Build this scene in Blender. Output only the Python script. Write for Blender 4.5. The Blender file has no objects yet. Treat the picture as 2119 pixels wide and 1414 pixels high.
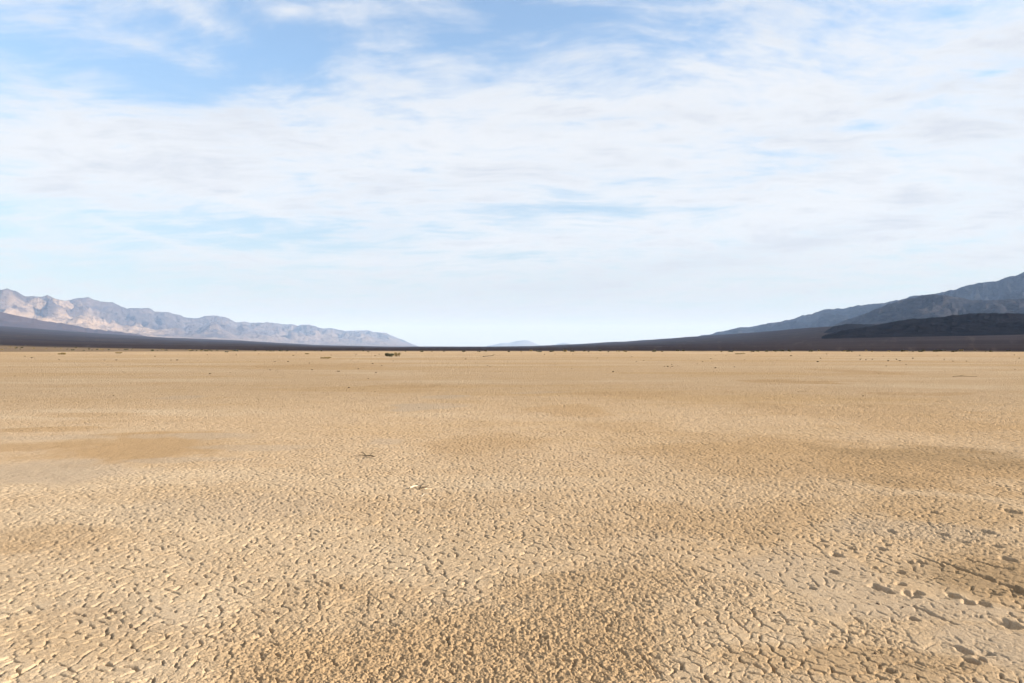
import bpy, math, random
import numpy as np
from mathutils import Vector

# ------------------------------------------------------------------ camera, sky, sun, exposure
SC = bpy.context.scene
COL = SC.collection
F, CX, HZ, EYE = 1413.0, 1059.5, 721.0, 1.5      # focal length in photo pixels, centre column, horizon row, eye height
SUN_AZ, SUN_EL = math.radians(96), math.radians(21)

cam = bpy.data.cameras.new('camera')
cam.sensor_width = 36.0
cam.lens = 36.0 * F / 2119.0
cam.shift_y = (707.0 - HZ) / 2119.0 * -1.0
cam.clip_start, cam.clip_end = 0.1, 250000.0
camo = bpy.data.objects.new('camera', cam)
COL.objects.link(camo)
camo.location = (0, 0, EYE)
camo.rotation_euler = (math.pi / 2, 0, 0)
SC.camera = camo

SC.view_settings.view_transform = 'Standard'
SC.view_settings.look = 'None'
SC.view_settings.gamma = 1.0
SC.view_settings.exposure = 1.3
SC.view_settings.use_curve_mapping = False
SC.render.engine = 'CYCLES'
SC.cycles.use_denoising = True
SC.cycles.use_adaptive_sampling = True
SC.cycles.adaptive_threshold = 0.02
SC.cycles.max_bounces = 4
SC.cycles.diffuse_bounces = 2
SC.cycles.volume_bounces = 1

sun = bpy.data.lights.new('sun', 'SUN')
sun.energy, sun.angle, sun.color = 5.0, math.radians(0.6), (1.0, 0.91, 0.79)
suno = bpy.data.objects.new('sun', sun)
COL.objects.link(suno)
sdir = Vector((math.sin(SUN_AZ) * math.cos(SUN_EL), math.cos(SUN_AZ) * math.cos(SUN_EL), math.sin(SUN_EL)))
suno.rotation_euler = (-sdir).to_track_quat('-Z', 'Y').to_euler()
suno.location = sdir * 100


class X:
    """a scalar socket with arithmetic: builds Math nodes"""
    def __init__(s, nt, v): s.nt, s.v = nt, v
    def m(s, op, *a, clamp=False):
        n = s.nt.nodes.new('ShaderNodeMath'); n.operation = op; n.use_clamp = clamp
        for i, q in enumerate((s,) + a):
            q = q.v if isinstance(q, X) else q
            if isinstance(q, (int, float)): n.inputs[i].default_value = q
            else: s.nt.links.new(q, n.inputs[i])
        return X(s.nt, n.outputs[0])
    def __add__(s, o): return s.m('ADD', o)
    __radd__ = __add__
    def __sub__(s, o): return s.m('SUBTRACT', o)
    def __rsub__(s, o): return X(s.nt, o).m('SUBTRACT', s)
    def __mul__(s, o): return s.m('MULTIPLY', o)
    __rmul__ = __mul__
    def __truediv__(s, o): return s.m('DIVIDE', o)
    def pw(s, o): return s.m('POWER', o)
    def clamp(s): return s.m('ADD', 0.0, clamp=True)
    def rng(s, a, b, c=0.0, d=1.0, mode='SMOOTHSTEP'):
        n = s.nt.nodes.new('ShaderNodeMapRange'); n.interpolation_type = mode
        s.nt.links.new(s.v, n.inputs[0])
        for i, q in enumerate((a, b, c, d)): n.inputs[i + 1].default_value = q
        return X(s.nt, n.outputs[0])


def combine(nt, x, y, z=0.0):
    n = nt.nodes.new('ShaderNodeCombineXYZ')
    for i, q in enumerate((x, y, z)):
        q = q.v if isinstance(q, X) else q
        if isinstance(q, (int, float)): n.inputs[i].default_value = q
        else: nt.links.new(q, n.inputs[i])
    return n.outputs[0]


def noise(nt, vec, scale, detail=6.0, rough=0.55, dist=0.0, lac=2.0, dim='3D'):
    n = nt.nodes.new('ShaderNodeTexNoise'); n.noise_dimensions = dim
    nt.links.new(vec, n.inputs['Vector'])
    n.inputs['Scale'].default_value = scale
    n.inputs['Detail'].default_value = detail
    n.inputs['Roughness'].default_value = rough
    n.inputs['Lacunarity'].default_value = lac
    n.inputs['Distortion'].default_value = dist
    return X(nt, n.outputs[0])


def mixc(nt, fac, a, b, mode='MIX'):
    n = nt.nodes.new('ShaderNodeMix'); n.data_type = 'RGBA'; n.blend_type = mode
    for i, q in ((0, fac), (6, a), (7, b)):
        q = q.v if isinstance(q, X) else q
        if isinstance(q, (int, float)): n.inputs[i].default_value = q
        elif isinstance(q, tuple): n.inputs[i].default_value = (*q, 1.0)
        else: nt.links.new(q, n.inputs[i])
    return n.outputs[2]


# ---- sky: clear Nishita air with a sheet of thin high cloud on a plane overhead
world = bpy.data.worlds.new('World')
SC.world = world
world.use_nodes = True
world.cycles.sampling_method = 'MANUAL'
world.cycles.sample_map_resolution = 384
nt = world.node_tree
bg = nt.nodes['Background']
sky = nt.nodes.new('ShaderNodeTexSky')
sky.sky_type = 'NISHITA'
sky.sun_disc = False
sky.sun_elevation, sky.sun_rotation = SUN_EL, SUN_AZ
sky.air_density, sky.dust_density, sky.ozone_density = 1.0, 0.6, 1.4
tc = nt.nodes.new('ShaderNodeTexCoord')
sp = nt.nodes.new('ShaderNodeSeparateXYZ')
nt.links.new(tc.outputs['Generated'], sp.inputs[0])
dx, dy, dz = (X(nt, sp.outputs[i]) for i in range(3))
zz = dz.m('MAXIMUM', 0.0)
pz = zz + 0.10
u, v = dx / pz, dy / pz
pv = combine(nt, u, v, 0.0)
# azimuth / elevation of the direction, in degrees
az = dx.m('ARCTAN2', dy) * 57.2958
el = dz.m('ARCSINE') * 57.2958


SHEAR = {}


def blob(px, py, wx, wy, amp, tilt=0.0):
    """a bank of cloud (amp > 0) or an opening (amp < 0) at one place in the sky"""
    a0 = math.degrees(math.atan((px - CX) / F))
    e0 = math.degrees(math.atan((HZ - py) / F * math.cos(math.radians(a0))))
    k = math.tan(math.radians(tilt))
    if tilt not in SHEAR: SHEAR[tilt] = combine(nt, az, el - az * k if tilt else el, 0.0)
    kx, ky = 1 / (wx / F * 57.3 * 2.0), 1 / (wy / F * 57.3 * 2.0)
    mp = nt.nodes.new('ShaderNodeVectorMath'); mp.operation = 'MULTIPLY_ADD'
    nt.links.new(SHEAR[tilt], mp.inputs[0])
    mp.inputs[1].default_value = (kx, ky, 0)
    mp.inputs[2].default_value = (-a0 * kx, -(e0 - k * a0) * ky, 0)
    gr = nt.nodes.new('ShaderNodeTexGradient'); gr.gradient_type = 'QUADRATIC_SPHERE'
    nt.links.new(mp.outputs[0], gr.inputs[0])
    return X(nt, gr.outputs['Fac']) * (amp * 1.45)


cov = None
for b in [
    (110, 70, 480, 120, -0.32), (30, 140, 220, 60, -0.24), (560, 105, 460, 75, -0.28, 6), (1050, 50, 460, 75, -0.33), (330, 180, 260, 40, -0.22),
    (1330, 70, 330, 55, -0.20, 8), (1900, 20, 220, 35, -0.20), (60, 30, 120, 60, 0.10),
    (430, 50, 90, 26, 0.26, -12), (590, 20, 80, 22, 0.22), (960, 20, 170, 24, 0.20, -10), (1000, 60, 180, 18, 0.12, -8),
    (220, 310, 280, 80, 0.36), (200, 215, 90, 18, 0.16), (900, 300, 520, 110, 0.28), (1600, 200, 520, 90, 0.26), (1800, 420, 420, 110, 0.30),
    (650, 470, 300, 30, -0.30, -3), (700, 510, 240, 22, -0.22), (260, 480, 300, 34, -0.24), (180, 560, 260, 34, -0.22),
    (420, 590, 330, 30, -0.16), (1200, 431, 190, 9, -0.42, -2), (1450, 432, 120, 9, -0.18), (960, 508, 190, 14, 0.30, 2),
    (1250, 248, 230, 11, -0.30, 2), (1590, 285, 60, 11, -0.34), (1790, 262, 60, 8, -0.34), (1700, 322, 130, 10, -0.30, -6),
    (2040, 152, 120, 14, -0.30, 3), (1500, 372, 230, 10, -0.20), (1650, 350, 110, 9, -0.16),
    (1800, 600, 330, 14, -0.26, 3), (1620, 636, 200, 11, -0.26), (2000, 500, 200, 10, -0.20, 8), (1350, 610, 200, 36, 0.10),
    (300, 100, 340, 34, 0.10, -7), (150, 150, 260, 24, 0.08, -6), (360, 505, 130, 7, 0.26, -14), (540, 430, 170, 12, 0.24, -14), (760, 540, 260, 9, 0.20), (250, 525, 200, 7, 0.18),
    (1830, 345, 140, 12, 0.16, 4), (1790, 283, 70, 9, 0.2),
]:
    e = blob(*b)
    cov = e if cov is None else cov + e
# texture of the sheet: warped, drawn out along the wind
wn = noise(nt, pv, 0.9, 2.0, 0.5, dim='2D')
wn2 = noise(nt, combine(nt, u + 13.7, v - 4.1), 0.9, 2.0, 0.5, dim='2D')
uw = u + (wn - 0.5) * 0.40
vw = v + (wn2 - 0.5) * 0.40
n1 = noise(nt, combine(nt, uw * 0.75 + 0.25 * vw, vw * 1.3), 1.5, 5.0, 0.58, dim='2D')
n2 = noise(nt, combine(nt, uw * 0.7 + 3.0, vw * 1.2 + 7.0), 4.5, 5.0, 0.64, dim='2D')
n3 = noise(nt, combine(nt, uw * 0.35 + 9.0, vw * 1.0 + 2.0), 18.0, 3.0, 0.6, dim='2D')
tex = (n1 - 0.5) * 0.85 + (n2 - 0.5) * 1.45 + (n3 - 0.5) * 0.55
dens = cov + tex + 0.63
alpha = dens.rng(-0.05, 1.02, 0.10, 0.97, 'SMOOTHSTEP')
# thick cloud greys a little underneath, thin cloud is white
thick = (dens * 0.6 + (n1 - 0.5) * 1.2 + (n2 - 0.5) * 1.1 + blob(1650, 500, 560, 34, 0.30, 9) + blob(1150, 600, 300, 40, 0.2)).rng(0.35, 1.25)
low = el.rng(0.0, 10.0, 1.0, 0.0)
ccol = mixc(nt, thick, (0.358, 0.366, 0.381), (0.284, 0.298, 0.328))
ccol = mixc(nt, low * 0.85, ccol, (0.226, 0.222, 0.216))
skyc = mixc(nt, 1.0, sky.outputs[0], (0.084, 0.101, 0.110), 'MULTIPLY')
veil = mixc(nt, el.rng(0.0, 22.0, 0.90, 0.04, 'LINEAR'), skyc, (0.184, 0.194, 0.202))
fin = mixc(nt, alpha, veil, ccol)
nt.links.new(fin, bg.inputs['Color'])
bg.inputs['Strength'].default_value = 1.0


# ------------------------------------------------------------------ numpy noise
def hash2(ix, iy, seed=0):
    h = (ix.astype(np.int64) * 374761393 + iy.astype(np.int64) * 668265263 + seed * 974634777) & 0xffffffff
    h = ((h ^ (h >> 13)) * 1274126177) & 0xffffffff
    h = ((h ^ (h >> 16)) * 2246822519) & 0xffffffff
    h ^= h >> 15
    return (h & 0xffffff).astype(np.float32) / np.float32(0x1000000)


def perlin(x, y, seed=0):
    xi, yi = np.floor(x), np.floor(y)
    xf, yf = (x - xi).astype(np.float32), (y - yi).astype(np.float32)
    xi, yi = xi.astype(np.int64), yi.astype(np.int64)
    uu = xf * xf * xf * (xf * (xf * 6 - 15) + 10)
    vv = yf * yf * yf * (yf * (yf * 6 - 15) + 10)

    def g(ax, ay):
        a = hash2(xi + ax, yi + ay, seed) * np.float32(6.2831853)
        return np.cos(a) * (xf - ax) + np.sin(a) * (yf - ay)
    a, b = g(0, 0), g(1, 0)
    t = a + (b - a) * uu
    a, b = g(0, 1), g(1, 1)
    w = a + (b - a) * uu
    return (t + (w - t) * vv) * 1.5


def fbm(x, y, seed=0, o=4, gain=0.5):
    s, a, k = 0, 1.0, 0.0
    for i in range(o):
        s = s + a * perlin(x, y, seed + i); k += a
        x, y, a = x * 2.03 + 11.3, y * 2.03 - 7.7, a * gain
    return s / k


def ridged(x, y, seed=0, o=5, gain=0.5):
    s, a, k, w = 0, 1.0, 0.0, 1.0
    for i in range(o):
        n = 1 - np.abs(perlin(x, y, seed + i)); n = n * n
        s = s + a * n * w; k += a
        w = np.clip(n * 1.4, 0, 1)
        x, y, a = x * 2.1 + 5.3, y * 2.1 + 9.1, a * gain
    return s / k


def sstep(x, a, b):
    t = np.clip((x - a) / (b - a), 0, 1)
    return t * t * (3 - 2 * t)


def voronoi(x, y, cell, jit=0.42, seed=0):
    """nearest cell id, offset to its centre, exact distance to the cell edge, id of the cell across that edge"""
    px, py = x / cell, y / cell
    xi, yi = np.floor(px).astype(np.int64), np.floor(py).astype(np.int64)
    best = np.full(px.shape, 1e9, np.float32)
    bx = np.zeros_like(best); by = np.zeros_like(best)
    bi = np.zeros(px.shape, np.int64); bj = bi.copy()
    for i in (-1, 0, 1):
        for j in (-1, 0, 1):
            cx, cy = xi + i, yi + j
            qx = (cx + 0.5 + (hash2(cx, cy, seed + 1) - 0.5) * 2 * jit - px).astype(np.float32)
            qy = (cy + 0.5 + (hash2(cx, cy, seed + 2) - 0.5) * 2 * jit - py).astype(np.float32)
            d = qx * qx + qy * qy
            m = d < best
            best[m] = d[m]; bx[m] = qx[m]; by[m] = qy[m]; bi[m] = cx[m]; bj[m] = cy[m]
    ed = np.full(px.shape, 1e9, np.float32)
    ei = bi.copy(); ej = bj.copy()
    for i in (-2, -1, 0, 1, 2):
        for j in (-2, -1, 0, 1, 2):
            if abs(i) + abs(j) == 4: continue
            cx, cy = bi + i, bj + j
            if i == 0 and j == 0: continue
            qx = (cx + 0.5 + (hash2(cx, cy, seed + 1) - 0.5) * 2 * jit - px).astype(np.float32)
            qy = (cy + 0.5 + (hash2(cx, cy, seed + 2) - 0.5) * 2 * jit - py).astype(np.float32)
            ex, ey = qx - bx, qy - by
            L = np.sqrt(ex * ex + ey * ey) + 1e-6
            d = ((qx + bx) * ex + (qy + by) * ey) * 0.5 / L
            m = d < ed
            ed[m] = d[m]; ei[m] = cx[m]; ej[m] = cy[m]
    return bi, bj, bx * cell, by * cell, ed * cell, ei, ej


def at(px, py, z=0.0):
    """place on the flat lakebed seen at this spot of the photograph"""
    Y = (EYE - z) * F / (py - HZ)
    return (px - CX) / F * Y, Y


# ------------------------------------------------------------------ materials
def material(name, rough=0.9):
    m = bpy.data.materials.new(name); m.use_nodes = True
    b = m.node_tree.nodes['Principled BSDF']
    b.inputs['Roughness'].default_value = rough
    b.inputs['Specular IOR Level'].default_value = 0.0
    return m, m.node_tree, b


def geo_pos(nt):
    return nt.nodes.new('ShaderNodeNewGeometry').outputs['Position']


def attr(nt, name):
    n = nt.nodes.new('ShaderNodeAttribute'); n.attribute_name = name
    return X(nt, n.outputs['Fac'])


def bump(nt, b, h, strength, dist):
    n = nt.nodes.new('ShaderNodeBump')
    n.inputs['Strength'].default_value = strength; n.inputs['Distance'].default_value = dist
    nt.links.new(h.v, n.inputs['Height']); nt.links.new(n.outputs[0], b.inputs['Normal'])


def mud_material(name):
    m, nt, b = material(name, 0.95)
    p = geo_pos(nt)
    s = nt.nodes.new('ShaderNodeSeparateXYZ'); nt.links.new(p, s.inputs[0])
    x, y = X(nt, s.outputs[0]), X(nt, s.outputs[1])
    flat = combine(nt, x, y, 0.0)
    grain = noise(nt, p, 110.0, 4.0, 0.75)
    mid = noise(nt, flat, 7.0, 5.0, 0.6)
    big = noise(nt, flat, 0.35, 5.0, 0.6)
    huge = noise(nt, combine(nt, x * 0.35, y), 0.07, 6.0, 0.65)
    c = mixc(nt, mid.rng(0.35, 0.68), (0.420, 0.314, 0.204), (0.384, 0.278, 0.170))
    c = mixc(nt, big.rng(0.50, 0.72, 0.0, 0.55), c, (0.362, 0.250, 0.134))
    c = mixc(nt, huge.rng(0.49, 0.60, 0.0, 0.75), c, (0.368, 0.252, 0.132))
    c = mixc(nt, huge.rng(0.48, 0.38, 0.0, 0.85), c, (0.455, 0.360, 0.248))
    pat = noise(nt, combine(nt, x * 0.7, y, 3.0), 1.6, 5.0, 0.7)
    c = mixc(nt, pat.rng(0.48, 0.72, 0.0, 0.40), c, (0.335, 0.232, 0.132))
    c = mixc(nt, attr(nt, 'ochre').clamp(), c, (0.318, 0.210, 0.108))
    c = mixc(nt, attr(nt, 'grey').clamp(), c, (0.340, 0.274, 0.200))
    c = mixc(nt, attr(nt, 'brown_dim').clamp(), c, (0.190, 0.135, 0.075))
    speck = noise(nt, flat, 24.0, 3.0, 0.7, dim='2D')
    c = mixc(nt, speck.rng(0.50, 0.70, 0.0, 0.42), c, (0.255, 0.180, 0.108))
    c = mixc(nt, grain.rng(0.34, 0.68, 0.0, 0.50, 'LINEAR'), c, (0.250, 0.178, 0.115))
    nt.links.new(c, b.inputs['Base Color'])
    vo = nt.nodes.new('ShaderNodeTexVoronoi'); vo.feature = 'DISTANCE_TO_EDGE'; vo.voronoi_dimensions = '2D'
    nt.links.new(flat, vo.inputs['Vector']); vo.inputs['Scale'].default_value = 9.0
    dist = (x * x + y * y).m('SQRT')
    far_w = dist.rng(9.0, 30.0)
    h = X(nt, vo.outputs[0]).rng(0.0, 0.14) * 0.028 + noise(nt, flat, 15.0, 4.0, 0.65, dim='2D') * 0.045 + noise(nt, flat, 2.0, 2.0, dim='2D') * 0.05
    bump(nt, b, h * far_w + noise(nt, p, 130.0, 3.0, 0.65) * 0.0045, 1.0, 1.0)
    return m


M_MUD = M_FAR = mud_material('cracked_mud')


def rock_material(name, cols, scale, bump_d, light=None):
    m, nt, b = material(name, 0.95)
    p = geo_pos(nt)
    s = nt.nodes.new('ShaderNodeSeparateXYZ'); nt.links.new(p, s.inputs[0])
    x, y, z = (X(nt, s.outputs[i]) for i in range(3))
    q = combine(nt, x, y, z * 2.5)
    n1 = noise(nt, q, 1.0 / scale, 6.0, 0.6, 0.6)
    n2 = noise(nt, q, 4.0 / scale, 6.0, 0.65)
    c = mixc(nt, n1.rng(0.36, 0.64), cols[0], cols[1])
    c = mixc(nt, n2.rng(0.42, 0.70, 0.0, 0.75), c, cols[2])
    if light:
        c = mixc(nt, attr(nt, 'pale').clamp() * n2.rng(0.30, 0.60, 0.25, 1.0), c, light)
    nt.links.new(c, b.inputs['Base Color'])
    bump(nt, b, noise(nt, q, 7.0 / scale, 6.0, 0.65), 0.8, bump_d)
    return m


def leaf_material(name, a, bcol, scale):
    m, nt, b = material(name, 0.8)
    n = noise(nt, geo_pos(nt), scale, 3.0)
    nt.links.new(mixc(nt, n.rng(0.35, 0.65), a, bcol), b.inputs['Base Color'])
    return m


# ------------------------------------------------------------------ mesh helpers
def link(o, parent=None):
    COL.objects.link(o)
    if parent: o.parent = parent
    return o


def mesh_np(name, verts, quads, mat, parent=None, attrs=None, smooth=False):
    me = bpy.data.meshes.new(name)
    nv, nf, k = len(verts), len(quads), quads.shape[1]
    me.vertices.add(nv); me.vertices.foreach_set('co', np.ascontiguousarray(verts, np.float32).ravel())
    me.loops.add(nf * k); me.loops.foreach_set('vertex_index', np.ascontiguousarray(quads, np.int32).ravel())
    me.polygons.add(nf)
    me.polygons.foreach_set('loop_start', np.arange(0, nf * k, k, dtype=np.int32))
    if smooth: me.polygons.foreach_set('use_smooth', np.ones(nf, bool))
    me.update(calc_edges=True)
    for n, vals in (attrs or {}).items():
        a = me.attributes.new(n, 'FLOAT', 'POINT'); a.data.foreach_set('value', np.ascontiguousarray(vals, np.float32))
    me.materials.append(mat)
    return link(bpy.data.objects.new(name, me), parent)


def tag(o, label=None, cat=None, group=None, kind=None):
    for k, q in (('label', label), ('category', cat), ('group', group), ('kind', kind)):
        if q: o[k] = q
    return o


def grid_quads(nr, nc):
    i = np.arange(nr - 1)[:, None] * nc + np.arange(nc - 1)[None, :]
    return np.stack([i, i + 1, i + nc + 1, i + nc], -1).reshape(-1, 4)


# ------------------------------------------------------------------ the cracked lakebed
def patches(x, y, spec):
    """soft stains with ragged edges at places on the lakebed; spec: px, py, half width px, half height px, amount"""
    w1 = fbm(x * 0.55, y * 0.55, 71, 6, 0.6); w2 = fbm(x * 0.55 + 40, y * 0.55, 75, 6, 0.6)
    out = np.zeros(x.shape, np.float32)
    for (px, py, hw, hh, a) in spec:
        X0, Y0 = at(px, py)
        Yn, Yf = at(px, py + hh)[1], at(px, max(py - hh, HZ + 6))[1]
        hy = (Yf - Yn) / 2; Yc = (Yf + Yn) / 2; hx = hw / F * Y0
        k = min(hx, hy) * 1.0
        d = ((x + w1 * k * 1.2 - (px - CX) / F * Yc) / hx) ** 2 + ((y + w2 * k * 1.2 - Yc) / hy) ** 2
        out = np.maximum(out, a * (1 - sstep(d, 0.35, 1.25)))
    return out


SMOOTH = [(230, 935, 330, 52, 1.0), (60, 980, 200, 30, 0.9), (430, 905, 130, 12, 0.8), (520, 925, 120, 10, 0.6),
          (870, 842, 75, 9, 0.9), (935, 821, 50, 5, 0.7), (790, 915, 50, 9, 0.6), (370, 823, 60, 6, 0.5),
          (1850, 1240, 260, 45, 0.75), (2000, 1330, 160, 70, 0.8), (1950, 1160, 190, 40, 0.35), (1650, 1180, 160, 45, 0.45), (1300, 852, 90, 10, 0.5)]
OCHRE = [(270, 930, 230, 38, 0.9), (80, 925, 120, 14, 0.7), (120, 888, 130, 8, 0.7), (180, 860, 130, 7, 0.5), (400, 918, 80, 6, 0.6),
         (1180, 850, 90, 14, 0.6), (1000, 920, 110, 24, 0.45), (850, 800, 90, 5, 0.5), (1300, 815, 130, 6, 0.5), (1640, 790, 120, 5, 0.7),
         (1780, 770, 70, 6, 0.6), (640, 758, 160, 5, 0.5), (100, 1120, 160, 40, 0.35), (1300, 885, 120, 9, 0.4), (1900, 815, 130, 4, 0.5),
         (980, 1370, 660, 130, 0.55), (700, 1250, 160, 60, 0.3), (150, 1330, 220, 60, 0.30), (1250, 1230, 260, 60, 0.35), (1430, 900, 90, 10, 0.3), (1600, 945, 300, 40, 0.55), (1950, 965, 260, 45, 0.8), (1500, 1080, 240, 50, 0.45),
         (1930, 880, 260, 22, 0.5), (2000, 1060, 220, 40, 0.5), (1750, 850, 260, 16, 0.45), (2050, 1200, 160, 60, 0.6), (1800, 1380, 320, 40, 0.5)]
GREY = [(90, 978, 220, 22, 0.7), (430, 903, 110, 7, 0.7), (380, 952, 150, 7, 0.6), (300, 905, 60, 5, 0.5), (870, 842, 75, 8, 0.8), (935, 821, 50, 4, 0.7),
        (370, 823, 55, 5, 0.6), (790, 915, 50, 8, 0.6), (1700, 1200, 130, 60, 0.5), (1880, 1260, 230, 30, 0.6), (2060, 1340, 120, 50, 0.6),
        (500, 1050, 200, 30, 0.35), (250, 1280, 200, 40, 0.3), (1900, 1100, 200, 25, 0.5), (1120, 812, 60, 3, 0.4), (520, 925, 140, 7, 0.6), (110, 905, 130, 5, 0.5)]
BROWN_DIM = [(2010, 1190, 190, 40, 0.50), (1960, 945, 230, 24, 0.45), (1820, 990, 120, 10, 0.22), (2050, 1150, 90, 20, 0.25), (1850, 1370, 200, 30, 0.18)]  # brown mud patches, deepened to paint in lens falloff at lower right
CRUMB = [(980, 1370, 680, 150, 1.0), (1300, 1240, 360, 90, 0.8), (1000, 930, 120, 30, 0.6), (700, 1270, 220, 80, 0.5), (1880, 960, 260, 40, 0.7),
         (1500, 1000, 260, 60, 0.5), (100, 1120, 180, 40, 0.4), (1650, 930, 300, 30, 0.6), (2000, 900, 200, 25, 0.6), (1350, 1080, 260, 50, 0.45), (1750, 1040, 300, 40, 0.7), (1980, 1130, 240, 60, 0.8), (1950, 1330, 240, 70, 0.5)]
ROUGH_X = 1.0

rng = random.Random(5)
PITS = [(1822, 1137, 9), (1815, 1215, 14), (1838, 1224, 11), (1862, 1183, 9), (1863, 1208, 9), (1885, 1230, 14), (1900, 1227, 10), (1730, 1150, 12),
        (1760, 1135, 9), (1722, 1183, 9), (1905, 1165, 9), (1975, 1233, 13), (2005, 1247, 11), (2037, 1250, 10), (2057, 1228, 9), (2085, 1157, 12),
        (2100, 1222, 16), (1885, 1165, 7), (1890, 1280, 9), (1700, 1120, 8), (1950, 1105, 10), (1990, 1120, 10), (2040, 1100, 12), (1840, 1390, 10),
        (2085, 1290, 18), (1995, 1345, 14), (2010, 1368, 12), (2030, 1365, 9), (1760, 1310, 8), (1845, 1100, 9), (1930, 1060, 10), (2060, 1130, 10), (2095, 1060, 14),
        (1835, 1128, 7), (1680, 1218, 7), (1810, 1175, 6), (970, 1350, 8), (925, 1320, 7), (1130, 1320, 6), (1260, 1295, 7), (1080, 1290, 6)]
LINES = [([(1950, 1165), (1990, 1180), (2040, 1195), (2090, 1215), (2140, 1228)], 0.020, 0.030),
         ([(2000, 1155), (2040, 1168), (2090, 1180)], 0.016, 0.024),
         ([(10, 1408), (45, 1395), (68, 1380), (90, 1368)], 0.011, 0.030),
         ([(1890, 1252), (1930, 1275), (1980, 1290)], 0.012, 0.018),
         ([(1985, 1345), (2010, 1357), (2060, 1352)], 0.014, 0.022),
         ([(1885, 1145), (1930, 1160), (1950, 1172)], 0.012, 0.02)]


def surface(x, y, full=True):
    """height of the lakebed with its mud plates, plus the stain masks and plate ids"""
    r = np.hypot(x, y)
    x, y = x.astype(np.float64), y.astype(np.float64)
    smo = patches(x, y, SMOOTH); cru = patches(x, y, CRUMB)
    och = patches(x, y, OCHRE); gre = patches(x, y, GREY); bdim = patches(x, y, BROWN_DIM)
    cru = np.clip(cru + 0.5 * sstep(fbm(x * 0.8, y * 0.8, 31, 3), 0.05, 0.5), 0, 1)
    wx = 0.022 * fbm(x * 11, y * 11, 1, 3) + 0.035 * perlin(x * 2.5, y * 2.5, 3)
    wy = 0.022 * fbm(x * 11, y * 11, 5, 3) + 0.035 * perlin(x * 2.5, y * 2.5, 7)
    bi, bj, bx, by, ed, ei, ej = voronoi(x + wx, y + wy, 0.072, 0.46, 0)
    eh = hash2(np.minimum(bi, ei) * 7 + np.maximum(bi, ei) * 13, np.minimum(bj, ej) * 5 + np.maximum(bj, ej) * 11, 9)
    ch, ta, tb = hash2(bi, bj, 21), hash2(bi, bj, 22), hash2(bi, bj, 23)
    wob = fbm(x * 18, y * 18, 41, 2)
    wid = np.clip(0.0020 + 0.0042 * eh * eh + 0.0068 * wob, 0.0008, 0.012)
    dep = 0.0025 + 0.019 * sstep(eh + 0.7 * wob, 0.30, 1.0)
    g = sstep(ed, wid * 0.45, wid * 1.1 + 0.0022)
    keep = (1 - 0.85 * smo) * (1 - 0.45 * cru)
    z = -dep * (1 - g) * keep
    z += (0.0012 * (0.1 + ch)) * np.exp(-((ed - 0.016) / 0.013) ** 2) * keep * g          # curled rim
    z += ((ta - 0.5) * -bx + (tb - 0.5) * -by) * 0.035 * keep * sstep(ed, 0.0, 0.02)
    z += (ch - 0.5) * 0.0028 * keep * g
    # thinner second cracks inside a plate
    _, _, _, _, e2, i2, j2 = voronoi(x + wx * 1.3, y + wy * 1.3, 0.045, 0.44, 50)
    h2 = hash2(i2, j2, 60)
    z -= (0.0045 + 0.008 * cru) * sstep(h2, 0.45 - 0.3 * cru, 0.8) * (1 - sstep(e2, 0.001, 0.006)) * keep
    # crumbs and clods
    b1 = np.abs(perlin(x * 24, y * 24, 80)); b2 = np.abs(perlin(x * 55, y * 55, 81)); b3 = perlin(x * 130, y * 130, 82)
    z += (0.0013 + 0.0085 * cru) * (b1 - 0.30) * (1 - 0.8 * smo)
    z += (0.0016 + 0.0075 * cru) * (b2 - 0.30) * (1 - 0.6 * smo)
    z += (0.0011 + 0.0034 * cru) * b3 * (1 - 0.3 * smo)
    z += 0.006 * fbm(x * 3.0, y * 3.0, 90, 2) + 0.012 * perlin(x * 0.5, y * 0.5, 93)
    z += smo * 0.003 * fbm(x * 6, y * 6, 95, 3)
    for (px, py, s) in PITS:
        X0, Y0 = at(px, py); R = s / F * math.hypot(X0, Y0) * 0.92
        m = (np.abs(x - X0) < 4 * R) & (np.abs(y - Y0) < 4 * R)
        if m.any():
            xx, yy = x[m], y[m]
            d = np.hypot(xx - X0, (yy - Y0) * 0.75) / R * (1 + 0.7 * fbm(xx * 16, yy * 16, 97, 3, 0.6))
            z[m] += -0.025 * (1 - sstep(d, 0.5, 1.15)) + 0.0025 * np.exp(-((d - 1.35) / 0.3) ** 2)
    for pts, w, dp in LINES:
        q = [at(*p) for p in pts]
        lo = np.min(q, 0) - 0.25; hi = np.max(q, 0) + 0.25
        m = (x > lo[0]) & (x < hi[0]) & (y > lo[1]) & (y < hi[1])
        if not m.any(): continue
        xx, yy = x[m] + 0.03 * perlin(x[m] * 9, y[m] * 9, 98), y[m] + 0.03 * perlin(x[m] * 9, y[m] * 9, 99)
        dm = np.full(xx.shape, 9.0)
        for a, b in zip(q[:-1], q[1:]):
            ax, ay = b[0] - a[0], b[1] - a[1]
            t = np.clip(((xx - a[0]) * ax + (yy - a[1]) * ay) / (ax * ax + ay * ay), 0, 1)
            dm = np.minimum(dm, np.hypot(xx - a[0] - t * ax, yy - a[1] - t * ay))
        ww = w * (0.6 + 0.8 * np.abs(perlin(xx * 12, yy * 12, 100)))
        z[m] -= dp * (1 - sstep(dm, ww * 0.3, ww * 1.3))
    fade = 1 - 0.999 * sstep(r, 25.0, 39.5)
    z = z * fade
    if not full: return z
    return z, bi, bj, {'ochre': och + 0.25 * cru * (1 - och), 'grey': gre, 'brown_dim': bdim}


def zground(x, y):
    if math.hypot(x, y) > 40: return 0.0
    return float(surface(np.array([x]), np.array([y]), False)[0])


R_EDGE = 352.0                                     # where the lakebed ends and the fans begin
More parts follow.
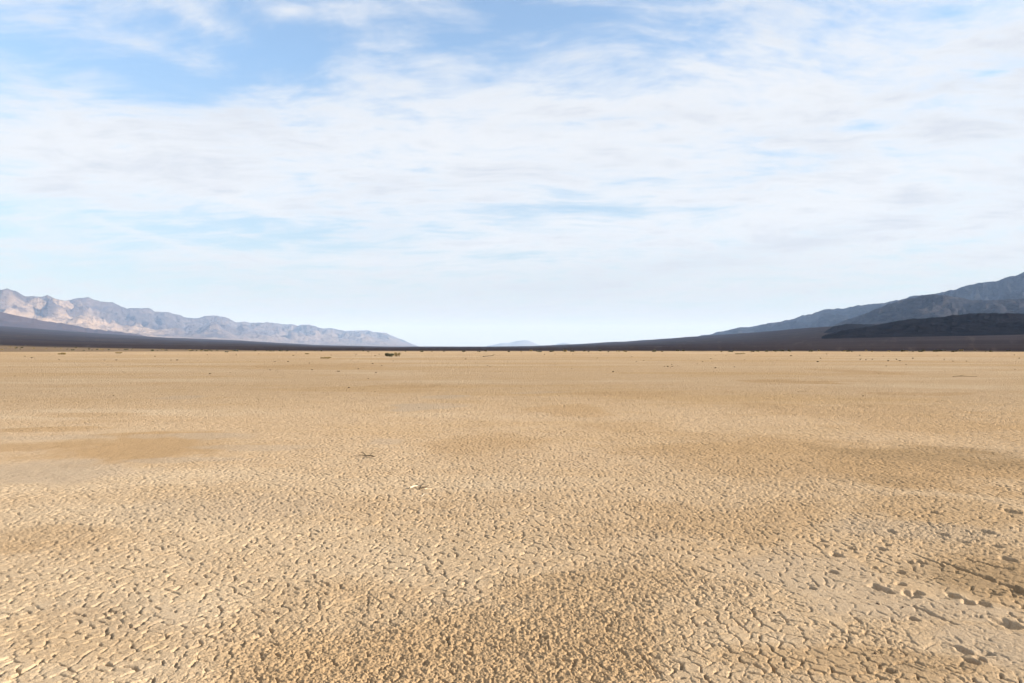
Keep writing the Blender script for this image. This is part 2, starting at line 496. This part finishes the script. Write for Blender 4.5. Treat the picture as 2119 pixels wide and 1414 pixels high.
# one sheet under everything, reaching from the camera's feet to the edge of the lakebed on all sides
rad = np.concatenate([[0.3, 1, 2, 3, 5, 8, 12, 18, 25, 32, 38.5, 40.0], np.geomspace(42, R_EDGE + 40, 70)])
ang = np.concatenate([np.linspace(-48, 48, 241), np.linspace(50, 310, 105), [312.0]])
A, R = np.meshgrid(np.radians(ang), rad)
xs, ys = np.sin(A) * R, np.cos(A) * R
inside = (np.abs(((np.degrees(A) + 180) % 360) - 180) < 46.9) & (R > 1.9) & (R < 39.5)
zs = np.where(inside, -0.12, 0.0) + 0.05 * fbm(xs / 30, ys / 30, 12, 2) * sstep(R, 45, 90)
zs = np.where(R > R_EDGE + 5, -0.6, zs)
at_ = {'ochre': patches(xs, ys, OCHRE).ravel(), 'grey': patches(xs, ys, GREY).ravel(), 'brown_dim': np.zeros(xs.size)}
playa = mesh_np('lakebed', np.stack([xs, ys, zs], -1).reshape(-1, 3), grid_quads(len(rad), len(ang)), M_FAR, None, at_, True)
playa.data.flip_normals()
tag(playa, 'pale dry lakebed of cracked tan mud reaching to the fans', None, None, 'structure')


def sector(radii, degs):
    A, R = np.meshgrid(np.radians(degs), radii)
    x, y = (np.sin(A) * R).ravel(), (np.cos(A) * R).ravel()
    z = np.empty(x.shape); bi = np.empty(x.shape, np.int64); bj = bi.copy()
    at_ = {k: np.empty(x.shape, np.float32) for k in ('ochre', 'grey', 'brown_dim')}
    for s in range(0, len(x), 300000):
        e = slice(s, s + 300000)
        z[e], bi[e], bj[e], a = surface(x[e], y[e])
        for k in a: at_[k][e] = a[k]
    return np.stack([x, y, z], -1), bi, bj, at_


# near field: fine enough to carry plates, rims, crumbs and cracks as real relief
rr = [2.3]
while rr[-1] < 12.5:
    r = rr[-1]
    rr.append(r + (0.012 if r < 2.9 else min(max(0.0042, r * r / 2400.0), 0.0190)))
deg1 = np.concatenate([np.linspace(-47, -39.2, 56)[:-1], np.linspace(-39.2, 39.2, 1040), np.linspace(39.2, 47, 56)[1:]])
V, BI, BJ, AT = sector(np.array(rr), deg1)
Q = grid_quads(len(rr), len(deg1))[:, ::-1]
# the plates that show largest: those nearest the camera in view
fi, fj = BI[Q[:, 0]], BJ[Q[:, 0]]
key = fi * 100003 + fj
cen = V[Q[:, 0]]
ppx = cen[:, 0] / cen[:, 1] * F + CX; ppy = HZ + EYE * F / cen[:, 1]
vis = (ppx > -30) & (ppx < 2150) & (ppy < 1425) & (ppy > 1200)
uk, inv = np.unique(key, return_inverse=True)
area = np.bincount(inv, weights=np.where(vis, 0.01 / cen[:, 1] ** 3 * (cen[:, 1] ** 2), 0))
top = np.argsort(-area)[:300]
rank = np.full(len(uk), -1); rank[top] = np.arange(len(top))
fr = rank[inv]
rest = fr < 0


def sub_mesh(name, faces, parent, kind=None):
    ids, q = np.unique(faces, return_inverse=True)
    o = mesh_np(name, V[ids], q.reshape(faces.shape), M_MUD, parent, {k: AT[k][ids] for k in AT})
    if kind: o['kind'] = kind
    return o


sub_mesh('cracked_mud', Q[rest], playa, 'stuff')
order = np.argsort(fr[~rest], kind='stable')
qs, fs = Q[~rest][order], fr[~rest][order]
cuts = np.flatnonzero(np.diff(fs)) + 1
for part in np.split(qs, cuts):
    sub_mesh('mud_plate', part, playa)
# middle field
rr = [12.5 - 0.02]
while rr[-1] < 40.0:
    rr.append(rr[-1] + 0.030 + 0.0045 * (rr[-1] - 12.5))
V, BI, BJ, AT = sector(np.array(rr), np.linspace(-47, 47, 920))
edge = np.abs(np.abs(np.degrees(np.arctan2(V[:, 0], V[:, 1]))) - 47) < 0.01
sub_mesh('cracked_mud', grid_quads(len(rr), 920)[:, ::-1], playa, 'stuff')


# ------------------------------------------------------------------ alluvial fans: the dark gravel slopes rising to the mountains
def interp(px, pts):
    p = np.array(pts, float)
    return np.interp(px, p[:, 0], p[:, 1])


FAN_TOP = [(-2500, 690), (-600, 655), (-150, 668), (0, 675), (200, 690), (350, 699), (500, 705), (650, 714), (800, 717.5), (1000, 717.5), (1100, 716.5),
           (1200, 712), (1320, 705), (1450, 696), (1560, 688), (1700, 677), (1850, 668), (2119, 660), (2600, 640), (4500, 680)]


def fan_height(x, y):
    """height of the ground beyond the lakebed"""
    r = np.hypot(x, y)
    a = np.degrees(np.arctan2(x, y))
    px = CX + F * np.tan(np.radians(np.clip(a, -66, 66)))
    ev = (HZ - interp(px, FAN_TOP)) / F * np.cos(np.radians(np.clip(a, -66, 66)))
    R1 = np.interp(px, [-600, 0, 700, 1000, 1300, 1700, 2119], [7000, 8500, 12000, 12500, 8500, 4000, 3800])
    P = np.interp(px, [0, 700, 1100, 1700], [1.45, 1.4, 1.4, 1.7])
    t = np.clip((r - R_EDGE) / (R1 - R_EDGE), 0, 1)
    return R1 * ev * t ** P + EYE * t


M_FAN, nt, b = material('shaded_desert_pavement', 0.95)  # varnished gravel is dark itself; cloud shade is put into its colours too
p = geo_pos(nt)
s = nt.nodes.new('ShaderNodeSeparateXYZ'); nt.links.new(p, s.inputs[0])
xx, yy = X(nt, s.outputs[0]), X(nt, s.outputs[1])
flat = combine(nt, xx, yy, 0.0)
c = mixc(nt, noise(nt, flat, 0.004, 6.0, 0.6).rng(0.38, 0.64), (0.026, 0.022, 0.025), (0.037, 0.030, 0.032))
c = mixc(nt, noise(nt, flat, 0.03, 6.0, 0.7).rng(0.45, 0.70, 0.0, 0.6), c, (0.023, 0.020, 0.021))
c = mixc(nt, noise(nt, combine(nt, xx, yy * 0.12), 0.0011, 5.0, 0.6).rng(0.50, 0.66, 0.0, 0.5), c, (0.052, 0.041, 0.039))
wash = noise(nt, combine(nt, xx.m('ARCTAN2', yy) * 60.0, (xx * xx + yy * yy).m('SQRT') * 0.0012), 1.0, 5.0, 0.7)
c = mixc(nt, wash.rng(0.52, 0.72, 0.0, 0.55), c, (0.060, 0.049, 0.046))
c = mixc(nt, attr(nt, 'sandy').clamp(), c, (0.230, 0.168, 0.108))
nt.links.new(c, b.inputs['Base Color'])
bump(nt, b, noise(nt, flat, 0.06, 6.0, 0.7), 0.7, 4.0)

rad = np.concatenate([np.linspace(R_EDGE - 8, R_EDGE + 200, 30), np.geomspace(R_EDGE + 215, 14000, 120), np.geomspace(14500, 61000, 20)])
ang = np.concatenate([np.linspace(-60, 60, 321), np.linspace(61, 299, 60), [300.0]])
A, R = np.meshgrid(np.radians(ang), rad)
xs, ys = np.sin(A) * R, np.cos(A) * R
wig = 6 * fbm(np.sin(A) * 40, np.cos(A) * 40, 15, 3)
zs = fan_height(xs, ys) + sstep(R, 900, 4000) * (7 * fbm(xs / 900, ys / 900, 16, 4) + 2.0 * fbm(xs / 130, ys / 130, 17, 2)) * (1 - sstep(R, 12000, 15000))
zs = zs + np.clip((R - R_EDGE - wig) / 60, -1, 1) * 0.12
apx = CX + F * np.tan(np.clip(((A + math.pi) % (2 * math.pi)) - math.pi, -1.1, 1.1))
reach = np.interp(apx, [-400, 0, 300, 520, 700, 1000, 1200, 2119], [1100, 900, 640, 450, 410, 392, 380, 378])
sandy = (1 - sstep(R * (1 + 0.16 * fbm(xs / 45, ys / 45, 18, 3)), reach * 0.8, reach * 1.12)) * np.interp(apx, [0, 700], [0.65, 0.8])
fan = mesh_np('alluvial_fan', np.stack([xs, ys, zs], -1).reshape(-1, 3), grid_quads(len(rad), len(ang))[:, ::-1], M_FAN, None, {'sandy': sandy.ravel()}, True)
tag(fan, 'dark purple brown gravel slope under cloud shade, rising beyond the pale lakebed', None, None, 'structure')


# ------------------------------------------------------------------ mountain ranges
def mountain(name, label, crest, dist, front, mat, L, amp, cols, rows=110, back=0.5, pale=False, prof=0.95, seed=0, drop=15.0):
    """a range whose skyline is `crest` (px, py) at forward distances `dist` (px, metres); its foot lies `front` of that distance nearer"""
    px = np.linspace(crest[0][0], crest[-1][0], cols)
    py = interp(px, crest) + 3.6 * fbm(px / 20, px * 0, seed + 3, 6, 0.66) * np.clip((HZ - interp(px, crest)) / 30, 0.1, 1)
    D = interp(px, dist)
    t = np.concatenate([np.linspace(0, 1, rows) ** 0.9, 1 + np.linspace(0, 1, 14)[1:] * back / front])
    T, PX = np.meshgrid(t, px, indexing='ij')
    DD = D[None, :] * (1 - front * (1 - T))
    xs = (PX - CX) / F * DD; ys = DD
    top = EYE + (HZ - py) / F * D
    base = fan_height(xs, ys) - drop
    rise = np.maximum(top[None, :] - base, 0.0)
    P = np.where(T < 1, np.clip(T, 0, 1) ** prof, np.clip(1 - (T - 1) * front / back, 0, 1) ** 1.2)
    along = (PX - CX) / F * D[None, :]
    down = (T - 1) * front * D[None, :]
    w = fbm(xs / (L * 1.4), ys / (L * 1.4), seed + 5, 3)
    a = ridged(along / L + 0.7 * w, down / (L * 2.6) + 0.5 * w, seed + 11, 6, 0.55)
    c = ridged(xs / (L * 0.8) + 0.4 * w, ys / (L * 0.8), seed + 23, 6, 0.52)
    env = np.clip(T / 0.15, 0, 1) * np.where(T < 1, np.clip((1.0 - T) / 0.30, 0, 1) ** 0.6, np.clip((T - 1) / 0.3, 0, 1))
    zs = base + rise * P * (1 + amp * env * ((0.6 * a + 0.4 * c) - 0.55) * 2.0)
    # keep the spurs from standing above the skyline of the range
    lim = EYE + (HZ - py[None, :]) / F * DD
    zs = np.where((zs > lim) & (T < 1), lim - 0.002 * DD * 0.2, zs)
    at_ = {}
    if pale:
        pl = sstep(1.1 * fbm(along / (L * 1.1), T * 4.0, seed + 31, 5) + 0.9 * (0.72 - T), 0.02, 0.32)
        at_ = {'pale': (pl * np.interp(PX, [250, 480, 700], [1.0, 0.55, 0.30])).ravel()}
    o = mesh_np(name, np.stack([xs, ys, zs], -1).reshape(-1, 3), grid_quads(len(t), cols), mat, None, at_, True)
    return tag(o, label, None, None, 'structure')


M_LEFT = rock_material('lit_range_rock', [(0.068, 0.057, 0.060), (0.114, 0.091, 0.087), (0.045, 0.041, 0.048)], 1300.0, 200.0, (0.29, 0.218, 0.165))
M_FOOT = rock_material('dark_shaded_foothill_rock', [(0.042, 0.030, 0.032), (0.058, 0.040, 0.040), (0.032, 0.025, 0.028)], 700.0, 30.0)  # dark rock, with cloud shade painted into its colours
M_RFAR = rock_material('shaded_range_rock', [(0.016, 0.019, 0.028), (0.044, 0.045, 0.052), (0.008, 0.010, 0.016)], 380.0, 70.0)  # darkened, cooled colours paint in the shade on this range
M_RMID = rock_material('brown_spur_rock', [(0.020, 0.019, 0.023), (0.046, 0.041, 0.042), (0.011, 0.011, 0.015)], 280.0, 45.0)  # shade on the spur is put into these dark colours
M_RDARK = rock_material('shaded_hill_rock', [(0.0065, 0.0065, 0.009), (0.011, 0.010, 0.012), (0.005, 0.005, 0.007)], 140.0, 12.0)  # near black because the hill's shade is painted into the rock colour
M_BLUE = rock_material('distant_rock', [(0.10, 0.085, 0.075), (0.13, 0.11, 0.095), (0.08, 0.07, 0.066)], 3000.0, 60.0)

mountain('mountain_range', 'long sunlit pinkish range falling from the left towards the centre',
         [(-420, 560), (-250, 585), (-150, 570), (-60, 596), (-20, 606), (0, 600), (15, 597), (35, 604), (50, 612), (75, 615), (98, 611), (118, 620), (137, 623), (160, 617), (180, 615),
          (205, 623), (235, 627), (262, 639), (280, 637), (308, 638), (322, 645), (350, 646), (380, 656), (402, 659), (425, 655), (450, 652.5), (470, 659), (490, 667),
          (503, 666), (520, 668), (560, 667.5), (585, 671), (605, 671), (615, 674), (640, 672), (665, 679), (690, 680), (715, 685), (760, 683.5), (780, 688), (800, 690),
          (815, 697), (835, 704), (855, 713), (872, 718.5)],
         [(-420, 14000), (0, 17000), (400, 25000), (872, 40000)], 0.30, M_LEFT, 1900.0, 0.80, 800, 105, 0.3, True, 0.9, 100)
mountain('mountain_foothill', 'dark purple foothill at the left edge below the sunlit range',
         [(-420, 640), (-300, 622), (-150, 634), (-60, 640), (0, 645), (30, 652), (70, 660), (110, 667), (150, 672), (190, 681), (230, 685), (270, 690), (310, 697), (345, 703)],
         [(-420, 9500), (0, 10500), (345, 13500)], 0.16, M_FOOT, 900.0, 0.35, 280, 50, 0.15, False, 1.0, 200)
mountain('distant_mountain', 'larger flat topped blue mountain far off at the centre',
         [(985, 719), (1008, 716.5), (1026, 713), (1040, 710), (1058, 709), (1070, 705.5), (1084, 705), (1094, 705.5), (1104, 709), (1116, 714), (1130, 716.5), (1145, 719)],
         [(985, 54000), (1145, 54000)], 0.10, M_BLUE, 5000.0, 0.25, 200, 50, 0.1, False, 0.9, 300)
mountain('distant_mountain', 'smaller low blue hill far off, right of the flat topped mountain',
         [(1126, 718.5), (1136, 716), (1150, 713), (1160, 710.5), (1168, 709.5), (1176, 711), (1184, 714), (1196, 718)],
         [(1126, 50000), (1196, 50000)], 0.08, M_BLUE, 4000.0, 0.25, 120, 40, 0.1, False, 0.9, 320)
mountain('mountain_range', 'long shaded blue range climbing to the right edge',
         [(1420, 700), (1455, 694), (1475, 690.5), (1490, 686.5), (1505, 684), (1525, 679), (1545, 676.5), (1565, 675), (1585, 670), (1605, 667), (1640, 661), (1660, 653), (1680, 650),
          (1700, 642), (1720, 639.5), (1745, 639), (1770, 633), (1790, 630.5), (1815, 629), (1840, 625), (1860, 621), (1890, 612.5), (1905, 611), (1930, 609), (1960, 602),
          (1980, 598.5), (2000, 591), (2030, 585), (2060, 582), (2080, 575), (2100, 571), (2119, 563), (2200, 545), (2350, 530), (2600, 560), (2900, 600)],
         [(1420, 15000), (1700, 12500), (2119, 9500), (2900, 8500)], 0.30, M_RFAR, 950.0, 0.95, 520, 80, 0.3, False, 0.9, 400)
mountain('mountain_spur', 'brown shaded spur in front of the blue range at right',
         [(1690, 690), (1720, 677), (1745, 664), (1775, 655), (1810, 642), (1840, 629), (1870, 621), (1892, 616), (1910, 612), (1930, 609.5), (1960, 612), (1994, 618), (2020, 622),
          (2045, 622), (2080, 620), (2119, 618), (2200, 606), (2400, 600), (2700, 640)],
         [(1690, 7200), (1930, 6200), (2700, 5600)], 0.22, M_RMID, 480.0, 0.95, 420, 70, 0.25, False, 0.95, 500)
mountain('dark_hill', 'near black shaded hill at right on the gravel slope',
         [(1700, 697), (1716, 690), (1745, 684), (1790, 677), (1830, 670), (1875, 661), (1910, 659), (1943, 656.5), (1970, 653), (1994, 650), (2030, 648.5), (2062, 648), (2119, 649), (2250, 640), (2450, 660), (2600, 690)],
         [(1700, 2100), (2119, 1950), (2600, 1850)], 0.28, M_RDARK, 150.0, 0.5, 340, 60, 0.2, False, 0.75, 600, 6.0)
mountain('dark_hill', 'small near black knoll left of the shaded hill',
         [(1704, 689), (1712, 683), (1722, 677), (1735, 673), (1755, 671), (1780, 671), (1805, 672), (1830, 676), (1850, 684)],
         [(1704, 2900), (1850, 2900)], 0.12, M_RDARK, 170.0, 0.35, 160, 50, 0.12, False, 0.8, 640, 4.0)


# ------------------------------------------------------------------ small things
def tube(name, pts, radii, mat, parent=None, sides=6):
    """a bent, tapering stem"""
    vs, fs = [], []
    n = len(pts)
    P = [Vector(p) for p in pts]
    for i, p in enumerate(P):
        d = (P[min(i + 1, n - 1)] - P[max(i - 1, 0)]).normalized()
        a = d.cross(Vector((0.3, 0.2, 1))).normalized(); c = d.cross(a)
        for k in range(sides):
            th = 2 * math.pi * k / sides
            vs.append(p + (a * math.cos(th) + c * math.sin(th)) * radii[i])
    for i in range(n - 1):
        for k in range(sides):
            k2 = (k + 1) % sides
            fs.append((i * sides + k, i * sides + k2, (i + 1) * sides + k2, (i + 1) * sides + k))
    fs.append(tuple(range(sides))[::-1]); fs.append(tuple((n - 1) * sides + k for k in range(sides)))
    me = bpy.data.meshes.new(name); me.from_pydata([tuple(q) for q in vs], [], fs); me.update()
    me.materials.append(mat)
    return link(bpy.data.objects.new(name, me), parent)


def empty(name, loc):
    o = bpy.data.objects.new(name, None); o.location = loc; o.empty_display_size = 0.1
    return link(o)


M_TWIG = leaf_material('dark_wood', (0.075, 0.058, 0.042), (0.13, 0.10, 0.07), 40.0)
M_BONE = leaf_material('bleached_wood', (0.56, 0.48, 0.37), (0.44, 0.36, 0.26), 30.0)
M_OLIVE = leaf_material('saltbush_leaf', (0.075, 0.074, 0.044), (0.125, 0.115, 0.070), 2.5)
M_DRY = leaf_material('dry_brush', (0.200, 0.148, 0.062), (0.290, 0.215, 0.100), 3.0)
M_STEM = leaf_material('brush_stem', (0.075, 0.055, 0.036), (0.11, 0.08, 0.05), 10.0)
M_STONE = leaf_material('dark_stone', (0.060, 0.042, 0.032), (0.11, 0.080, 0.058), 9.0)


def foliage(name, w, d, h, n, leaf, mat, parent=None, seed=1, lobes=5):
    """many leaf-sized faces spread through the lobes of a desert bush"""
    g = random.Random(seed)
    lob = [(g.uniform(-.42, .42) * w, g.uniform(-.35, .35) * d, g.uniform(.30, .62) * h, g.uniform(.24, .40)) for _ in range(lobes)]
    vs, fs = [], []
    while len(fs) < n:
        lx, ly, lz, s = g.choice(lob)
        u = Vector((g.gauss(0, 1), g.gauss(0, 1), g.gauss(0, 1))).normalized() * g.random() ** 0.4
        p = Vector((lx + u.x * s * w * 0.75, ly + u.y * s * d, lz + u.z * s * h))
        if p.z < 0.02 * h or p.z > h: continue
        a = Vector((g.gauss(0, 1), g.gauss(0, 1), g.gauss(0, 1))).normalized()
        c = a.cross(Vector((g.gauss(0, 1), g.gauss(0, 1), g.gauss(0, 1)))).normalized()
        q = leaf * g.uniform(0.6, 1.4); k = len(vs)
        vs += [p - a * q, p + c * q * 0.45, p + a * q, p - c * q * 0.45]
        fs.append((k, k + 1, k + 2, k + 3))
    me = bpy.data.meshes.new(name); me.from_pydata([tuple(q) for q in vs], [], fs); me.update()
    me.materials.append(mat)
    return link(bpy.data.objects.new(name, me), parent)


def stems(parent, w, d, h, n, seed):
    g = random.Random(seed)
    for _ in range(n):
        x, y = g.uniform(-.3, .3) * w, g.uniform(-.25, .25) * d
        ex, ey, ez = x * 1.5 + g.uniform(-.1, .1) * w, y * 1.5 + g.uniform(-.1, .1) * d, h * g.uniform(.65, .95)
        tube('branch', [(x, y, -0.05), ((x + ex) / 2 + .04, (y + ey) / 2, ez * .5), (ex, ey, ez)], [0.028, 0.018, 0.008], M_STEM, parent, 5)


def shrub(name, label, px, py, wpx, hpx, mat, n, seed, cat='shrub', group=None, depth=0.7, branches=8):
    x, y = at(px, py); k = y / F
    o = empty(name, (x, y, zground(x, y)))
    foliage('foliage', wpx * k, wpx * k * depth, hpx * k, n, 0.055 * max(1.0, y / 125), mat, o, seed)
    stems(o, wpx * k, wpx * k * depth, hpx * k, branches, seed + 50)
    return tag(o, label, cat, group)


shrub('desert_shrub', 'dark olive shrub, left and wider half of the clump on the lakebed', 806, 738.2, 21, 8.6, M_OLIVE, 2600, 3, depth=0.5)
shrub('desert_shrub', 'yellowish brown shrub touching the right side of the dark shrub', 823, 738.0, 12, 9.6, M_DRY, 1400, 4, depth=0.8)
shrub('desert_shrub', 'small brown shrub near the left edge of the lakebed', 129, 734.0, 12, 4.6, M_DRY, 700, 5)
shrub('desert_shrub', 'low straw coloured tussock right of the small brown shrub at left', 246, 731.8, 12, 3.4, M_DRY, 500, 6)
shrub('desert_shrub', 'very low straw tussock just left of the dark shrub clump', 677, 742.0, 26, 3.6, M_DRY, 600, 7, depth=0.4)
shrub('desert_shrub', 'tiny tussock behind the very low straw tussock', 637, 733.4, 9, 2.6, M_DRY, 250, 8)
shrub('desert_shrub', 'flat dark tussock on the far left part of the lakebed edge', 470, 729.3, 8, 2.4, M_OLIVE, 250, 9)
shrub('desert_shrub', 'flat straw tussock on the lakebed below the gravel slope, right of centre', 1528, 733.2, 22, 2.2, M_DRY, 500, 10, depth=0.4)

# shrubs lining the far edge of the lakebed
protos = []
for k in range(4):
    o = foliage('edge_shrub', 1.5, 1.2, 0.85, 240, 0.16, M_OLIVE if k < 3 else M_DRY, None, 40 + k, 4)
    protos.append(o)
g = random.Random(77)
spots = []
for k in range(70):
    spots.append((g.uniform(1090, 2140), g.uniform(726.9, 728.6), g.uniform(0.6, 1.5)))
for k in range(75):
    q = g.random() ** 1.6
    spots.append((-10 + 620 * q, 727.4 - (1 - q) * g.uniform(0.0, 4.2), g.uniform(0.6, 1.4)))
for k in range(16):
    spots.append((g.uniform(620, 1100), g.uniform(727.0, 729.0), g.uniform(0.5, 1.0)))
used = set()
for px, py, s in spots:
    Y = EYE * F / (py - HZ)
    if Y > 352:
        for _ in range(30):                               # walk out along the ray until it meets the rising ground
            Xq = (px - CX) / F * Y
            if fan_height(np.array([Xq]), np.array([Y]))[0] >= EYE - (py - HZ) / F * Y: break
            Y *= 1.02
    Xq = (px - CX) / F * Y
    k = g.randrange(4)
    src = protos[k]
    o = src if k not in used else src.copy()
    if k in used: COL.objects.link(o)
    used.add(k)
    zz_ = float(fan_height(np.array([Xq]), np.array([Y]))[0]) if math.hypot(Xq, Y) > R_EDGE else 0.0
    o.location = (Xq, Y, zz_ - 0.05); o.scale = (s, s, s * g.uniform(0.7, 1.0)); o.rotation_euler = (0, 0, g.uniform(0, 6.28))
    where, grp = (('small shrub on the grey strip between lakebed and dark slope at left', 'scrub on the grey strip at left') if px < 620 else
                  ('tiny shrub on the far lakebed edge below the distant blue mountains', 'scrub on the far edge at the centre') if px < 1100 else
                  ('small dark shrub in the line of scrub along the right lakebed edge', 'scrub along the right lakebed edge'))
    tag(o, where, 'shrub', grp)
for k, o in enumerate(protos):
    if k not in used: bpy.data.objects.remove(o)


# stones and clods
def stone_mesh(seed):
    g = random.Random(seed)
    import bmesh
    bm = bmesh.new(); bmesh.ops.create_icosphere(bm, subdivisions=2 if seed == 0 else 1, radius=0.5)
    ax = (g.uniform(.8, 1.2), g.uniform(.7, 1.0), g.uniform(.5, .8))
    for v in bm.verts:
        f = g.uniform(.78, 1.12); v.co = Vector((v.co.x * ax[0] * f, v.co.y * ax[1] * f, v.co.z * ax[2] * f))
    me = bpy.data.meshes.new('stone'); bm.to_mesh(me); bm.free(); me.materials.append(M_STONE)
    return me


SM = [stone_mesh(k) for k in range(5)]
STONES = [(1236, 742), (1332, 747), (1347, 742), (1471, 743), (1390, 755), (1382, 759), (1391, 759), (1375, 759), (1269, 770), (1009, 757), (1127, 734), (1454, 749), (1317, 749), (1480, 762),
          (569, 749), (596, 749), (559, 766), (646, 766), (699, 769), (702, 769), (640, 752), (742, 764), (771, 753), (790, 757), (778, 772), (737, 734), (776, 737), (607, 736), (762, 784),
          (52, 738), (66, 741), (122, 745), (216, 746), (241, 746), (321, 738), (367, 746), (429, 735), (435, 774), (489, 735), (354, 746), (1520, 760), (1698, 742), (1692, 749), (1792, 745),
          (1805, 744), (1838, 747), (1855, 744), (1862, 747), (1889, 742), (1972, 748), (1954, 744), (1875, 755), (1834, 758), (1780, 744), (1481, 761), (1637, 737), (2099, 735), (2109, 742), (2000, 748),
          (867, 845), (235, 819), (31, 779), (1820, 852), (335, 817), (1786, 820), (722, 803), (776, 811), (1078, 802)]
for k in range(35):
    STONES.append((g.uniform(0, 2119), 733 + 45 * g.random() ** 2.2))
for i, (px, py) in enumerate(STONES):
    x, y = at(px, py)
    o = bpy.data.objects.new('stone', SM[i % 5]); COL.objects.link(o)
    s = y / F * (g.uniform(2.6, 4.2) if i < 59 else g.uniform(1.6, 2.8)) * (1.0 if py < 790 else 1.3)
    s = min(s, 0.32)
    o.location = (x, y, zground(x, y) + 0.14 * s); o.scale = (s * g.uniform(.9, 1.4), s, s); o.rotation_euler = (0, 0, g.uniform(0, 6.28))
    if py > 790: tag(o, 'lone dark clod on the cracked mud in the middle distance', 'stone', 'clods in the middle distance')
    elif px < 800: tag(o, 'small dark stone on the far pale lakebed left of the shrub clump', 'stone', 'stones on the far lakebed, left')
    else: tag(o, 'small dark stone on the far pale lakebed right of the shrub clump', 'stone', 'stones on the far lakebed, right')
# dark pebbles on the near mud at lower right
for i, (px, py, s, lab) in enumerate([
        (1824, 1137, 8, 'dark reddish pebble on the rough mud beside the shoe sized hollows, highest of them'),
        (1603, 1271, 7, 'dark red pebble on the crumbly mud left of the smooth grey clay'),
        (1817, 1249, 6, 'black pebble below the pair of hollows on grey clay'),
        (1868, 1256, 5, 'tiny black pebble right of the black pebble on grey clay'),
        (1811, 1354, 9, 'black pebble lowest at right, on brown crumbly mud'),
        (1709, 1302, 4, 'tiny dark pebble on the brown mud below the smooth grey clay')]):
    x, y = at(px, py); k = y / F
    o = bpy.data.objects.new('pebble', SM[i % 5]); COL.objects.link(o)
    o.location = (x, y, zground(x, y) + 0.1 * s * k); o.scale = (s * k * 1.3, s * k * 1.1, s * k); o.rotation_euler = (0, 0, i)
    tag(o, lab, 'pebble')


def stick(name, label, pix, rad, mat, branches=(), lift=0.012, cat='stick'):
    P = [at(*q) for q in pix]
    x0, y0 = P[0]
    n = len(P)
    o = empty(name, (x0, y0, max(zground(*q) for q in P[:1])))
    z0 = o.location.z

    def run(nm, pp, r, up):
        pts = [(a - x0, b - y0, zground(a, b) - z0 + up[i]) for i, (a, b) in enumerate(pp)]
        m = len(pts)
        tube(nm, pts, [r * (1 - 0.55 * i / max(m - 1, 1)) for i in range(m)], mat, o, 7)
    run('stem', P, rad, [lift] * n)
    for br in branches:
        run('side_branch', [at(*q) for q in br], rad * 0.7, [lift] + [lift * 2.2] * (len(br) - 1))
    return tag(o, label, cat)


stick('dry_twig', 'dark broken twig with side branches lying on the cracked mud left of centre', [(774, 947), (765, 945), (755, 944.5), (742, 944)], 0.008, M_TWIG,
      [[(765, 945), (771, 943), (775, 941.5)], [(762, 945.5), (770, 949), (777, 951)], [(757, 944.5), (750, 941.5), (746, 941)]], 0.02)
stick('pale_stick', 'bleached white stick on the cracked mud near the centre', [(848, 1013), (856, 1010.5), (864, 1009), (872, 1009)], 0.0095, M_BONE, (), 0.02)
stick('dry_twig', 'dark knotty twig end beside the bleached white stick', [(868, 1012), (874, 1011), (882, 1010), (887, 1007)], 0.011, M_TWIG, [[(870, 1011.5), (872, 1009), (876, 1008)]], 0.014)
stick('pale_stick', 'thin bleached splinter below the white stick', [(872, 1026.5), (878, 1025), (886, 1025)], 0.006, M_BONE, (), 0.016)
stick('pale_stick', 'short bleached splinter right of the white stick', [(879, 1014.5), (884, 1013), (888, 1013)], 0.0055, M_BONE, (), 0.016)
stick('dry_twig', 'long dark twig lying far out on the lakebed right of the shrubs', [(1000, 739.2), (1008, 738.4), (1015, 737.6), (1022, 736.8)], 0.07, M_TWIG, [[(1018, 737.4), (1022, 736.2), (1025, 735.8)]], 0.12)
stick('dry_twig', 'long thin dark twig lying flat on the lakebed at far right', [(1972, 780.5), (1985, 779.6), (2000, 780), (2022, 780.6)], 0.013, M_TWIG, [[(1985, 779.6), (1995, 778.6)]], 0.03)

# ------------------------------------------------------------------ air: pale blue haze filling the valley
m = bpy.data.materials.new('valley_haze'); m.use_nodes = True
nt = m.node_tree
for n in list(nt.nodes):
    if n.type != 'OUTPUT_MATERIAL': nt.nodes.remove(n)
pvn = nt.nodes.new('ShaderNodeVolumePrincipled')
pvn.inputs['Color'].default_value = (0.42, 0.62, 1.0, 1)
pvn.inputs['Density'].default_value = 2.2e-5
pvn.inputs['Absorption Color'].default_value = (0.7, 0.7, 0.7, 1)
pvn.inputs['Anisotropy'].default_value = 0.0
out = [n for n in nt.nodes if n.type == 'OUTPUT_MATERIAL'][0]
nt.links.new(pvn.outputs[0], out.inputs['Volume'])
B, Z0, Z1 = 62000.0, -40.0, 2000.0
vs = [(sx * B, sy * B, z) for z in (Z0, Z1) for sx, sy in ((-1, -1), (1, -1), (1, 1), (-1, 1))]
fs = [(3, 2, 1, 0), (4, 5, 6, 7), (0, 1, 5, 4), (1, 2, 6, 5), (2, 3, 7, 6), (3, 0, 4, 7)]
me = bpy.data.meshes.new('haze'); me.from_pydata(vs, [], fs); me.update(); me.materials.append(m)
tag(link(bpy.data.objects.new('haze', me)), 'pale blue haze filling the valley air', None, None, 'stuff')
